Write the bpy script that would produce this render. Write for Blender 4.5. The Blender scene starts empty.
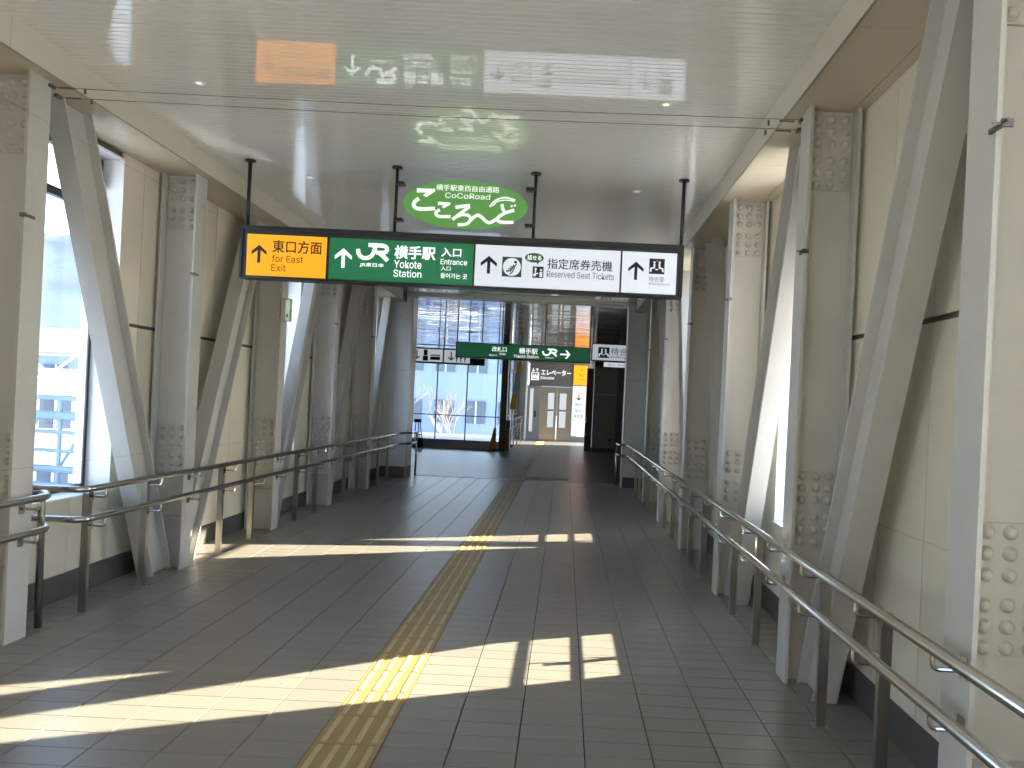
import bpy, bmesh, math, random
from mathutils import Matrix, Vector
random.seed(7)
SC = bpy.context.scene
COL = SC.collection
R = math.radians

# ------------------------------------------------------------------ camera
cam_d = bpy.data.cameras.new('camera')
cam = bpy.data.objects.new('camera', cam_d); COL.objects.link(cam)
cam_d.sensor_fit = 'HORIZONTAL'; cam_d.sensor_width = 36.0
cam_d.lens = 755.0 / 1024 * 36.0
cam_d.shift_x = -(562.4 - 512) / 1024.0
cam_d.shift_y = (403.15 - 384) / 1024.0
cam_d.clip_end = 3000
yaw, pitch, roll = .003485, .00031, .047253
f0 = Vector((-math.sin(yaw), math.cos(yaw), 0)); r0 = Vector((math.cos(yaw), math.sin(yaw), 0)); u0 = Vector((0, 0, 1))
f1 = f0 * math.cos(pitch) + u0 * math.sin(pitch); u1 = u0 * math.cos(pitch) - f0 * math.sin(pitch)
r1 = r0 * math.cos(roll) + u1 * math.sin(roll); u2 = u1 * math.cos(roll) - r0 * math.sin(roll)
cam.matrix_world = Matrix(((r1.x, u2.x, -f1.x, 0), (r1.y, u2.y, -f1.y, 0), (r1.z, u2.z, -f1.z, 1.55), (0, 0, 0, 1)))
SC.camera = cam

# ------------------------------------------------------------------ sky, sun, exposure
SUN_DIR = Vector((1.0, 0.43, 0.575)).normalized()      # towards the sun
W = bpy.data.worlds.new('sky'); SC.world = W; W.use_nodes = True
nt = W.node_tree; nt.nodes.clear()
sky = nt.nodes.new('ShaderNodeTexSky'); sky.sky_type = 'NISHITA'; sky.sun_disc = False
sky.sun_elevation = math.asin(SUN_DIR.z); sky.sun_rotation = math.atan2(SUN_DIR.x, SUN_DIR.y)
sky.air_density = 1.0; sky.dust_density = 1.2; sky.ozone_density = 1.0; sky.altitude = 60
bg = nt.nodes.new('ShaderNodeBackground'); bg.inputs['Strength'].default_value = 0.46
hs = nt.nodes.new('ShaderNodeHueSaturation'); hs.inputs['Saturation'].default_value = .88; hs.inputs['Value'].default_value = 1.0
wo = nt.nodes.new('ShaderNodeOutputWorld')
nt.links.new(sky.outputs[0], hs.inputs['Color']); nt.links.new(hs.outputs[0], bg.inputs[0]); nt.links.new(bg.outputs[0], wo.inputs[0])
sun_d = bpy.data.lights.new('sun', 'SUN'); sun_d.energy = 16.5; sun_d.angle = 0.0093; sun_d.color = (1.0, 0.82, 0.57)
sun = bpy.data.objects.new('sun', sun_d); COL.objects.link(sun); sun.location = (20, 8, 14)
sun.rotation_euler = SUN_DIR.to_track_quat('Z', 'Y').to_euler()
vs = SC.view_settings
vs.view_transform = 'Standard'; vs.look = 'None'; vs.gamma = 1.0; vs.use_curve_mapping = False
vs.exposure = 1.5
try:
    SC.cycles.max_bounces = 10; SC.cycles.diffuse_bounces = 6; SC.cycles.glossy_bounces = 4
    SC.cycles.transparent_max_bounces = 16; SC.cycles.sample_clamp_indirect = 6.0
    SC.cycles.use_denoising = True
except Exception:
    pass

# ------------------------------------------------------------------ materials
def new_mat(name):
    m = bpy.data.materials.new(name); m.use_nodes = True
    return m, m.node_tree, m.node_tree.nodes['Principled BSDF']
def mat(name, col, rough=.5, metal=0.0, spec=.5, var=0.0, scale=6.0, bump=0.0, bscale=60.0, coat=0.0, emit=0.0, stretch=(1, 1, 1)):
    m, t, b = new_mat(name)
    b.inputs['Base Color'].default_value = (*col, 1); b.inputs['Roughness'].default_value = rough
    b.inputs['Metallic'].default_value = metal; b.inputs['Specular IOR Level'].default_value = spec
    if coat: b.inputs['Coat Weight'].default_value = coat; b.inputs['Coat Roughness'].default_value = .06
    if emit:
        b.inputs['Emission Color'].default_value = (*col, 1); b.inputs['Emission Strength'].default_value = emit
    if var or bump:
        g = t.nodes.new('ShaderNodeNewGeometry'); mp = t.nodes.new('ShaderNodeMapping')
        mp.inputs['Scale'].default_value = stretch
        t.links.new(g.outputs['Position'], mp.inputs[0])
    if var:
        n = t.nodes.new('ShaderNodeTexNoise'); n.inputs['Scale'].default_value = scale; n.inputs['Detail'].default_value = 5
        t.links.new(mp.outputs[0], n.inputs['Vector'])
        r = t.nodes.new('ShaderNodeValToRGB')
        r.color_ramp.elements[0].position = .3; r.color_ramp.elements[1].position = .7
        r.color_ramp.elements[0].color = (*[c * (1 - var) for c in col], 1); r.color_ramp.elements[1].color = (*[min(1, c * (1 + var)) for c in col], 1)
        t.links.new(n.outputs['Fac'], r.inputs[0]); t.links.new(r.outputs[0], b.inputs['Base Color'])
    if bump:
        n2 = t.nodes.new('ShaderNodeTexNoise'); n2.inputs['Scale'].default_value = bscale; n2.inputs['Detail'].default_value = 3
        t.links.new(mp.outputs[0], n2.inputs['Vector'])
        bp = t.nodes.new('ShaderNodeBump'); bp.inputs['Strength'].default_value = bump; bp.inputs['Distance'].default_value = .01
        t.links.new(n2.outputs['Fac'], bp.inputs['Height']); t.links.new(bp.outputs[0], b.inputs['Normal'])
    return m
def tile_mat(name, c0, c1, px, py, ox, oy, rough, spec=.5, joints=False):
    """stone tile: one tone per tile (from its grid cell) plus fine grain; optional joint lines for far floors"""
    m, t, b = new_mat(name); L = t.links.new
    b.inputs['Specular IOR Level'].default_value = spec
    g = t.nodes.new('ShaderNodeNewGeometry')
    sub = t.nodes.new('ShaderNodeVectorMath'); sub.operation = 'SUBTRACT'; sub.inputs[1].default_value = (ox, oy, -5)
    L(g.outputs['Position'], sub.inputs[0])
    div = t.nodes.new('ShaderNodeVectorMath'); div.operation = 'DIVIDE'; div.inputs[1].default_value = (px, py, 10)
    L(sub.outputs[0], div.inputs[0])
    fl = t.nodes.new('ShaderNodeVectorMath'); fl.operation = 'FLOOR'; L(div.outputs[0], fl.inputs[0])
    wn = t.nodes.new('ShaderNodeTexWhiteNoise'); L(fl.outputs[0], wn.inputs['Vector'])
    n = t.nodes.new('ShaderNodeTexNoise'); n.inputs['Scale'].default_value = 22; n.inputs['Detail'].default_value = 6
    L(g.outputs['Position'], n.inputs['Vector'])
    ad = t.nodes.new('ShaderNodeMath'); ad.operation = 'MULTIPLY_ADD'; ad.inputs[1].default_value = .55
    L(wn.outputs['Value'], ad.inputs[0])
    ml = t.nodes.new('ShaderNodeMath'); ml.operation = 'MULTIPLY'; ml.inputs[1].default_value = .45
    L(n.outputs['Fac'], ml.inputs[0]); L(ml.outputs[0], ad.inputs[2])
    mx = t.nodes.new('ShaderNodeMix'); mx.data_type = 'RGBA'
    mx.inputs['A'].default_value = (*c0, 1); mx.inputs['B'].default_value = (*c1, 1)
    L(ad.outputs[0], mx.inputs['Factor']); out = mx.outputs['Result']
    n2 = t.nodes.new('ShaderNodeTexNoise'); n2.inputs['Scale'].default_value = 35; n2.inputs['Detail'].default_value = 4
    L(g.outputs['Position'], n2.inputs['Vector'])
    bp = t.nodes.new('ShaderNodeBump'); bp.inputs['Strength'].default_value = .25; bp.inputs['Distance'].default_value = .004
    L(n2.outputs['Fac'], bp.inputs['Height']); L(bp.outputs[0], b.inputs['Normal'])
    if joints:
        fr = t.nodes.new('ShaderNodeVectorMath'); fr.operation = 'FRACTION'; L(div.outputs[0], fr.inputs[0])
        sp = t.nodes.new('ShaderNodeSeparateXYZ'); L(fr.outputs[0], sp.inputs[0])
        ax = t.nodes.new('ShaderNodeMath'); ax.operation = 'LESS_THAN'; ax.inputs[1].default_value = .03; L(sp.outputs['X'], ax.inputs[0])
        ay = t.nodes.new('ShaderNodeMath'); ay.operation = 'LESS_THAN'; ay.inputs[1].default_value = .03; L(sp.outputs['Y'], ay.inputs[0])
        mxm = t.nodes.new('ShaderNodeMath'); mxm.operation = 'MAXIMUM'; L(ax.outputs[0], mxm.inputs[0]); L(ay.outputs[0], mxm.inputs[1])
        m2 = t.nodes.new('ShaderNodeMix'); m2.data_type = 'RGBA'; m2.inputs['B'].default_value = (.05, .05, .05, 1)
        L(mxm.outputs[0], m2.inputs['Factor']); L(out, m2.inputs['A']); out = m2.outputs['Result']
    L(out, b.inputs['Base Color'])
    rr = t.nodes.new('ShaderNodeMapRange'); rr.inputs['To Min'].default_value = rough - .06; rr.inputs['To Max'].default_value = rough + .08
    L(n.outputs['Fac'], rr.inputs['Value']); L(rr.outputs[0], b.inputs['Roughness'])
    return m
def glass_mat(name, tint, refl=.08):
    m = bpy.data.materials.new(name); m.use_nodes = True; t = m.node_tree; t.nodes.clear()
    tr = t.nodes.new('ShaderNodeBsdfTransparent'); tr.inputs[0].default_value = (*tint, 1)
    gl = t.nodes.new('ShaderNodeBsdfGlossy'); gl.inputs['Roughness'].default_value = .02; gl.inputs[0].default_value = (.9, .95, 1, 1)
    lf_ = t.nodes.new('ShaderNodeLayerWeight'); lf_.inputs['Blend'].default_value = .5
    pw = t.nodes.new('ShaderNodeMath'); pw.operation = 'POWER'; pw.inputs[1].default_value = 5.0; t.links.new(lf_.outputs['Facing'], pw.inputs[0])
    lw = t.nodes.new('ShaderNodeMath'); lw.operation = 'MULTIPLY_ADD'; lw.inputs[1].default_value = .9; lw.inputs[2].default_value = refl*.4; t.links.new(pw.outputs[0], lw.inputs[0])
    mx = t.nodes.new('ShaderNodeMixShader'); o = t.nodes.new('ShaderNodeOutputMaterial')
    t.links.new(lw.outputs[0], mx.inputs[0]); t.links.new(tr.outputs[0], mx.inputs[1]); t.links.new(gl.outputs[0], mx.inputs[2])
    t.links.new(mx.outputs[0], o.inputs[0])
    return m
def sign_mat(name, col, e):
    m, t, b = new_mat(name)
    b.inputs['Base Color'].default_value = (*[c * .6 for c in col], 1); b.inputs['Roughness'].default_value = .35
    b.inputs['Emission Color'].default_value = (*col, 1); b.inputs['Emission Strength'].default_value = e*.8
    return m

M = {}
M['paint'] = mat('column_paint', (.50, .495, .485), .42, var=.04, scale=3, bump=.12, bscale=180)
M['brace'] = mat('brace_paint', (.48, .478, .47), .4, var=.05, scale=2.5, bump=.1, bscale=150)
M['plate'] = mat('splice_paint', (.47, .46, .445), .5, var=.05, scale=8)
M['wall'] = mat('cream_wall_panel', (.68, .635, .54), .45, var=.03, scale=1.3)
M['joint'] = mat('dark_joint', (.10, .095, .09), .8)
M['reveal'] = mat('white_reveal', (.72, .72, .72), .35)
M['fascia'] = mat('fascia_panel', (.60, .565, .48), .32, var=.02, scale=1)
M['soffit'] = mat('soffit_panel', (.56, .50, .39), .22, var=.02, scale=1)
M['ceil'] = mat('ceiling_gloss', (.82, .825, .80), .16, var=.03, scale=.7)
b_ = M['ceil'].node_tree.nodes['Principled BSDF']
b_.inputs['Coat Weight'].default_value = 1.0; b_.inputs['Coat IOR'].default_value = 2.6; b_.inputs['Coat Roughness'].default_value = .012
M['ceil2'] = mat('concourse_ceiling_gloss', (.20, .20, .195), .2, var=.05, scale=.7)  # same ceiling carried on; its dimness is put into a darker base colour
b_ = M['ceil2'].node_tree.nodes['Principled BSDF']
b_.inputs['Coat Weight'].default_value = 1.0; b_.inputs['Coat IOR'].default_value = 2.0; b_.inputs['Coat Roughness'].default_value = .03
M['groove'] = mat('ceiling_groove', (.32, .31, .29), .7)
M['tile'] = tile_mat('floor_tile', (.180, .172, .158), (.218, .208, .190), .3, .15, -.74, 3.33, .30, .75)
M['grout'] = mat('grout', (.05, .047, .044), .9)
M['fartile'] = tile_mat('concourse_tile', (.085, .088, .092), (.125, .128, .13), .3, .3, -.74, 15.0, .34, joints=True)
M['yellow'] = mat('tactile_yellow', (.27, .195, .085), .5, var=.07, scale=15)
M['bar'] = mat('tactile_bar', (.40, .33, .19), .45, var=.06, scale=20)
M['steel'] = mat('brushed_stainless', (.50, .49, .47), .2, 1.0, var=.06, scale=30, stretch=(1, .05, 1))
M['post'] = mat('post_stainless', (.46, .44, .41), .28, 1.0, var=.07, scale=25, stretch=(1, 1, .05))
M['base'] = mat('dark_baseboard', (.085, .084, .082), .38, var=.1, scale=4)
M['frame'] = mat('dark_aluminium', (.035, .04, .048), .35, .3)
M['alum'] = mat('grey_aluminium', (.45, .46, .47), .35, .8)
M['glass'] = glass_mat('window_glass', (.94, .975, 1.0))
M['acryl'] = glass_mat('clear_acrylic', (.98, .99, .99), .01)
M['navy'] = mat('sign_frame', (.018, .022, .03), .4)
M['orange'] = sign_mat('sign_orange', (.82, .31, .010), .55)
M['green'] = sign_mat('sign_green', (.008, .11, .044), .55)
M['green2'] = sign_mat('sign_green_dim', (.006, .085, .035), .35)
M['white'] = sign_mat('sign_white', (.52, .55, .61), .5)
M['ink'] = mat('sign_ink', (.012, .012, .012), .5)
M['inkgreen'] = mat('sign_ink_green', (.01, .15, .06), .5)
M['grey_ink'] = mat('sign_ink_grey', (.12, .12, .13), .5)
M['wlet'] = sign_mat('sign_white_letter', (.80, .83, .85), .6)
M['oval'] = sign_mat('oval_green', (.09, .27, .06), .35)
M['ovalw'] = sign_mat('oval_white', (.80, .84, .80), .45)
M['wire'] = mat('steel_wire', (.16, .15, .14), .4, .8)
M['black'] = mat('black_rod', (.012, .013, .016), .4)
M['snow'] = mat('snow', (.78, .79, .81), .8, var=.06, scale=.05)
M['hill'] = mat('snowy_hill', (.055, .085, .14), .9, var=.35, scale=.02)  # blue haze of distance is put into the base colour
M['bld1'] = mat('pale_building', (.13, .185, .29), .8, var=.04, scale=.3)  # dark blue holds the shaded tone of the walls in the base colour
M['bld2'] = mat('white_building', (.40, .43, .47), .8, var=.04, scale=.3)
M['bwin'] = mat('building_window', (.04, .06, .10), .15)
M['bluesteel'] = mat('light_blue_steel', (.13, .20, .28), .5, var=.05)
M['bark'] = mat('pale_bark', (.22, .20, .19), .9, var=.15)
M['darkgrey'] = mat('dark_grey_panel', (.085, .088, .092), .4)
M['drip'] = mat('drip_edge_grey', (.26, .26, .255), .5)
M['block'] = mat('block_panel', (.30, .32, .34), .4)
M['midgrey'] = mat('mid_grey_panel', (.16, .165, .17), .45)
M['pier'] = mat('pier_panel', (.56, .60, .63), .35, var=.02)
M['lift'] = mat('lift_steel', (.42, .42, .42), .25, 1.0, var=.04, scale=20, stretch=(1, 1, .05))
M['blind'] = sign_mat('backlit_translucent', (.50, .55, .58), .35)
M['banner_y'] = mat('banner_yellow', (.85, .45, .02), .7)
M['banner_b'] = mat('banner_blue', (.35, .62, .80), .7)
M['exitg'] = sign_mat('exit_lamp_green', (.45, .62, .50), .3)
M['lens'] = sign_mat('downlight_lens', (.8, .82, .78), .5)
M['plastic'] = mat('beige_plastic', (.62, .58, .50), .5)
M['rubber'] = mat('black_rubber', (.02, .02, .02), .7)
M['red'] = mat('car_white', (.75, .77, .8), .3)
M['car'] = mat('car_dark', (.08, .09, .1), .3)

# ------------------------------------------------------------------ mesh helpers
class MB:
    def __init__(s): s.v = []; s.f = []
    def box(s, x0, x1, y0, y1, z0, z1):
        i = len(s.v)
        s.v += [(x, y, z) for z in (z0, z1) for y in (y0, y1) for x in (x0, x1)]
        s.f += [(i, i+2, i+3, i+1), (i+4, i+5, i+7, i+6), (i, i+1, i+5, i+4), (i+2, i+6, i+7, i+3), (i, i+4, i+6, i+2), (i+1, i+3, i+7, i+5)]
        return s
    def cbox(s, x0, x1, y0, y1, z0, z1, c):
        """box with its upper edges chamfered"""
        i = len(s.v)
        for (z, d) in ((z0, 0), (z1 - c, 0), (z1, c)):
            s.v += [(x0+d, y0+d, z), (x1-d, y0+d, z), (x1-d, y1-d, z), (x0+d, y1-d, z)]
        for k in (0, 4):
            for j in range(4):
                a, b = i+k+j, i+k+(j+1) % 4; s.f.append((a, b, b+4, a+4))
        s.f.append((i+8, i+9, i+10, i+11))
        return s
    def prism(s, poly, y0, y1):
        """polygon given in (x, z), extruded from y0 to y1"""
        i = len(s.v); n = len(poly)
        s.v += [(p[0], y0, p[1]) for p in poly] + [(p[0], y1, p[1]) for p in poly]
        s.f.append(tuple(range(i, i+n))); s.f.append(tuple(range(i+2*n-1, i+n-1, -1)))
        for j in range(n):
            k = (j+1) % n; s.f.append((i+j, i+n+j, i+n+k, i+k))
        return s
    def prismx(s, poly, x0, x1):
        """polygon given in (y, z), extruded from x0 to x1"""
        i = len(s.v); n = len(poly)
        s.v += [(x0, p[0], p[1]) for p in poly] + [(x1, p[0], p[1]) for p in poly]
        s.f.append(tuple(range(i, i+n))); s.f.append(tuple(range(i+2*n-1, i+n-1, -1)))
        for j in range(n):
            k = (j+1) % n; s.f.append((i+j, i+n+j, i+n+k, i+k))
        return s
    def tube(s, pts, r, seg=10, r2=None, cap=True):
        pts = [Vector(p) for p in pts]; n = len(pts); base = len(s.v)
        t0 = (pts[1]-pts[0]).normalized()
        up = Vector((0, 0, 1)) if abs(t0.z) < .9 else Vector((0, 1, 0))
        a = t0.cross(up).normalized()
        for i, p in enumerate(pts):
            t = (pts[min(i+1, n-1)]-pts[max(i-1, 0)]).normalized()
            a = (a - t*a.dot(t)).normalized(); b = t.cross(a)
            rr = r if r2 is None else r+(r2-r)*i/(n-1)
            for k in range(seg):
                w = 2*math.pi*k/seg; q = p+(a*math.cos(w)+b*math.sin(w))*rr; s.v.append(tuple(q))
        for i in range(n-1):
            for k in range(seg):
                k2 = (k+1) % seg; s.f.append((base+i*seg+k, base+i*seg+k2, base+(i+1)*seg+k2, base+(i+1)*seg+k))
        if cap:
            s.f.append(tuple(base+k for k in range(seg-1, -1, -1))); s.f.append(tuple(base+(n-1)*seg+k for k in range(seg)))
        return s
    def ribbon(s, pts, w, y0, y1):
        """flat stroke in (x, z) with mitred bends and a little thickness in y"""
        P = [Vector((p[0], p[1])) for p in pts]; n = len(P); Lf = []; Rt = []
        for i, p in enumerate(P):
            d = (P[min(i+1, n-1)]-P[max(i-1, 0)]).normalized(); nn = Vector((-d.y, d.x))
            ww = w[i] if isinstance(w, (list, tuple)) else w
            Lf.append(p+nn*ww/2); Rt.append(p-nn*ww/2)
        for i in range(n-1):
            s.prism([Lf[i], Rt[i], Rt[i+1], Lf[i+1]], y0, y1)
        return s
    def data(s, name):
        me = bpy.data.meshes.new(name); me.from_pydata(s.v, [], s.f); me.update(); return me
    def build(s, name, m, parent=None, smooth=False, fixn=True):
        me = s.data(name)
        if fixn:
            bm = bmesh.new(); bm.from_mesh(me); bmesh.ops.recalc_face_normals(bm, faces=bm.faces); bm.to_mesh(me); bm.free()
        if smooth:
            for p in me.polygons: p.use_smooth = True
        return link(name, me, m, parent)
def link(name, me, m=None, parent=None, loc=None):
    o = bpy.data.objects.new(name, me); COL.objects.link(o)
    if m is not None and len(me.materials) == 0: me.materials.append(M[m] if isinstance(m, str) else m)
    if parent is not None: o.parent = parent
    if loc is not None: o.location = loc
    return o
def empty(name, label=None, cat=None, group=None, kind=None, loc=(0, 0, 0)):
    o = bpy.data.objects.new(name, None); COL.objects.link(o); o.location = loc; o.empty_display_size = .1
    return tag(o, label, cat, group, kind)
def tag(o, label=None, cat=None, group=None, kind=None):
    if label: o['label'] = label
    if cat: o['category'] = cat
    if group: o['group'] = group
    if kind: o['kind'] = kind
    return o
def fillet(pts, r, n=6):
    P = [Vector(p) for p in pts]; out = [P[0]]
    for i in range(1, len(P)-1):
        a = (P[i-1]-P[i]).normalized(); b = (P[i+1]-P[i]).normalized()
        d = min(r, (P[i-1]-P[i]).length*.49, (P[i+1]-P[i]).length*.49)
        p0, p2 = P[i]+a*d, P[i]+b*d
        for k in range(n+1):
            t = k/n; out.append(p0*(1-t)**2+P[i]*2*t*(1-t)+p2*t*t)
    out.append(P[-1]); return out
FONT = None
try:
    import os
    FONT = bpy.data.fonts.load(os.path.join(bpy.utils.resource_path('LOCAL'), 'datafiles', 'fonts', 'Inter.woff2'))
except Exception:
    FONT = None
def text(name, body, cx, cz, w, h, y, m, parent, bold=0.0):
    """flat lettering fitted to a box; bold = stroke gain as a share of the letter height, made with shifted copies"""
    cu = bpy.data.curves.new(name, 'FONT'); cu.body = body; cu.size = 1.0; cu.resolution_u = 3
    if FONT is not None and all(ord(c) < 128 for c in body): cu.font = FONT
    o = bpy.data.objects.new('tmp', cu); COL.objects.link(o)
    dg = bpy.context.evaluated_depsgraph_get(); me = bpy.data.meshes.new_from_object(o.evaluated_get(dg))
    bpy.data.objects.remove(o)
    if len(me.vertices) == 0: return None
    vx = [v.co.x for v in me.vertices]; vy = [v.co.y for v in me.vertices]
    x0, x1, y0, y1 = min(vx), max(vx), min(vy), max(vy)
    b = bold*h
    sx = (w-b)/(x1-x0); sy = (h-b)/(y1-y0); mb = MB()
    fs0 = [tuple(p.vertices) for p in me.polygons]
    offs = [(-.5, -.5), (.5, -.5), (-.5, .5), (.5, .5), (0, 0)] if b else [(0, 0)]
    for n_, (dx, dz) in enumerate(offs):
        i = len(mb.v)
        mb.v += [(cx+(v.co.x-(x0+x1)/2)*sx+dx*b, y-n_*.00006, cz+(v.co.y-(y0+y1)/2)*sy+dz*b) for v in me.vertices]
        mb.f += [tuple(i+q for q in f) for f in fs0]
    bpy.data.meshes.remove(me)
    return mb.build(name, m, parent, fixn=False)

# ------------------------------------------------------------------ dimensions
LI, RI = -3.17, 1.335          # inner faces of the column flanges
LO, RO = -3.47, 1.63          # outer faces of the columns
LW, RW = -3.50, 1.66          # wall faces
LG, RG = -3.69, 1.84          # glass planes
ZS, ZC = 3.33, 3.51           # soffit and ceiling heights
FL, FR = -3.09, 1.24          # fascia faces
PITCH = 1.98
def yc(k): return 4.435 + PITCH*(k-1)
Y0, Y1 = yc(-3)-.3, 14.45     # corridor ends
KS = range(0, 6)              # columns
def is_win(k, s=-1): return k % 2 == 1 and not (s == 1 and k == 5)
SIDE = {-1: dict(I=LI, O=LO, W=LW, G=LG, n='left', F=FL), 1: dict(I=RI, O=RO, W=RW, G=RG, n='right', F=FR)}
def xs(a, b): return (min(a, b), max(a, b))

# ------------------------------------------------------------------ floor
fl = MB().box(-3.72, 1.87, Y0, 14.85, -.25, -.008).build('floor', 'grout'); tag(fl, kind='structure')
tx0 = -.74
tiles = []
for i in range(-10, 9):
    x = tx0+.3*i
    a, b = max(x, -3.52), min(x+.3, 1.68)
    if b-a < .05 or abs(x+1.04) < .01: continue
    for j in range(-45, 77):
        y = 3.33+.15*j
        if y < Y0 or y > 14.75: continue
        tiles.append((a, b, y))
def seen(t):
    a, b, y = t
    if y < 2.9: return -1
    cx = (a+b)/2; px = 562+755*cx/y; py = 403+755*1.55/y+.047*(px-562)
    return 1/y if -20 < px < 1044 and py < 790 else -1
full = sorted([t for t in tiles if abs(t[1]-t[0]-.3) < .001 and seen(t) > 0], key=lambda t: -seen(t))[:300]
fs = set(full)
tme = MB().cbox(.0028, .2972, .0014, .1486, -.008, 0, .0012).data('tile'); tme.materials.append(M['tile'])
for t in full: link('tile', tme, None, fl, (t[0], t[2], 0))
mb = MB()
for t in tiles:
    if t not in fs: mb.cbox(t[0]+.0028, t[1]-.0028, t[2]+.0014, t[2]+.1486, -.008, 0, .0012)
tag(mb.build('tile_field', 'tile', fl, fixn=False), kind='stuff')
# tactile guide strip along the middle of the corridor
bars = MB().cbox(.0015, .2985, .0006, .2994, -.008, .001, .001)
for q in range(4):
    c = .0375+.075*q; bars.cbox(c-.0125, c+.0125, .012, .288, .001, .006, .004)
gme = bars.data('tactile_paving'); gme.materials.append(M['yellow']); gme.materials.append(M['bar'])
for p in gme.polygons:
    if p.index >= 9: p.material_index = 1
dots = MB().cbox(.0015, .2985, .0006, .2994, -.008, .001, .001)
for q in range(5):
    for w in range(5): dots.cbox(.03+.06*q-.011, .03+.06*q+.011, .03+.06*w-.011, .03+.06*w+.011, .001, .006, .004)
dme = dots.data('tactile_dots'); dme.materials.append(M['yellow']); dme.materials.append(M['bar'])
for p in dme.polygons:
    if p.index >= 9: p.material_index = 1
strip = empty('tactile_paving', 'yellow tactile guide strip running down the middle of the tiled floor', 'paving', loc=(-1.04, 0, 0))
j = -20
while 3.33+.3*j < 29.9:
    y = 3.33+.3*j
    if y > Y0: link('tactile_tile', dme if j in (40, 41) else gme, None, strip, (0, y, .0 if y < 14.7 else .004))
    j += 1
for (x, y) in [(.3, 15.33), (.6, 15.33), (.9, 15.33), (.3, 15.03), (.6, 15.03)]: link('tactile_tile', dme, None, strip, (x, y, .004))
# concourse floor beyond
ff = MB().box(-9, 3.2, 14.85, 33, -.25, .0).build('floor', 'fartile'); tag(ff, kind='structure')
tag(MB().box(-2.98, -1.06, 14.86, 14.93, 0, .006).build('trim_1', 'reveal'), kind='structure')  # metal threshold; its bright reflection is put into a white colour
tag(MB().box(-.72, 1.14, 14.86, 14.93, 0, .006).build('trim_2', 'alum'), kind='structure')

# ------------------------------------------------------------------ ceiling, fascia, soffit, roof
ce = MB().box(-3.8, 1.95, Y0, 14.6, ZC+.012, ZC+.30).build('ceiling', 'groove'); tag(ce, kind='structure')
mb = MB(); y = Y0
while y < 14.58:
    w = .0475; t1 = random.uniform(-.00006, .00006); t2 = random.uniform(-.00003, .00003)
    i = len(mb.v); xl, xr = FL-.01, FR+.01
    nx = 6
    for (dy, dz) in ((0, .010), (0.001, .0012), (.0022, 0), (w-.0022, 0), (w-.001, .0012), (w, .010)):
        for q in range(nx+1):
            x = xl+(xr-xl)*q/nx
            mb.v.append((x, y+dy, ZC+dz+(t1+t2*math.sin(q*1.3+y*3))*dy/w))
    for a in range(5):
        for q in range(nx):
            b0 = i+a*(nx+1)+q; mb.f.append((b0, b0+nx+1, b0+nx+2, b0+1))
    y += .05
cs = mb.build('ceiling_board', 'ceil', ce, fixn=False); tag(cs, kind='stuff')
fc = MB().box(-9.2, 3.4, 14.6, 33, ZC+.012, ZC+.30).build('ceiling', 'groove'); tag(fc, kind='structure')
mb = MB(); y = 14.62
while y < 31:
    w = .095; i = len(mb.v); t1 = random.uniform(-.0008, .0008)
    for (dy, dz) in ((0, .010), (.002, 0), (w-.002, t1), (w, .010)):
        for q in range(13):
            x = -8.9+12*q/12; mb.v.append((x, y+dy, ZC+dz+random.uniform(-.0022, .0022)*(0 < dy < w)))
    for a in range(3):
        for q in range(12):
            b0 = i+a*13+q; mb.f.append((b0, b0+13, b0+14, b0+1))
    y += .1
tag(mb.build('ceiling_board', 'ceil2', fc, fixn=False), kind='stuff')
tag(MB().box(FL, FR, 14.38, 14.62, ZC-.05, ZC+.02).build('trim_3', 'alum'), kind='structure')
n_trim = 4
for s in (-1, 1):
    d = SIDE[s]; a, b = xs(d['F'], d['F']+s*.05)
    t = MB().box(*xs(d['F']+s*.012, d['F']+s*.06), Y0, 14.45, ZS+.02, ZC+.02).build('trim_%d' % n_trim, 'joint'); tag(t, kind='structure'); n_trim += 1
    for k in range(-3, 6):
        ya = max(Y0, yc(k)-.36); yb = min(14.45, ya+PITCH)
        MB().box(*xs(d['F'], d['F']+s*.009), ya+.002, yb-.002, ZS+.002, ZC+.003).build('fascia_panel', 'fascia', t)
        MB().box(*xs(d['F']-s*.001, d['F']+s*.009), ya, yb, ZS-.004, ZS+.004).build('drip_edge', 'drip', t)
    t = MB().box(*xs(d['F']+s*.05, d['G']+s*.1), Y0, 14.45, ZS+.014, ZS+.10).build('trim_%d' % n_trim, 'joint'); tag(t, kind='structure'); n_trim += 1
    for k in range(-3, 6):
        for hh in (0, 1):
            ya = max(Y0, yc(k)-.0+hh*PITCH/2); yb = min(14.45, ya+PITCH/2)
            if yb <= ya: continue
            MB().box(*xs(d['F']+s*.0095, d['W']-s*.07), ya+.002, yb-.002, ZS, ZS+.015).build('soffit_panel', 'soffit', t)
            MB().box(*xs(d['W']-s*.066, d['G']+s*.05), ya+.002, yb-.002, ZS, ZS+.015).build('soffit_panel', 'soffit', t)

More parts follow.
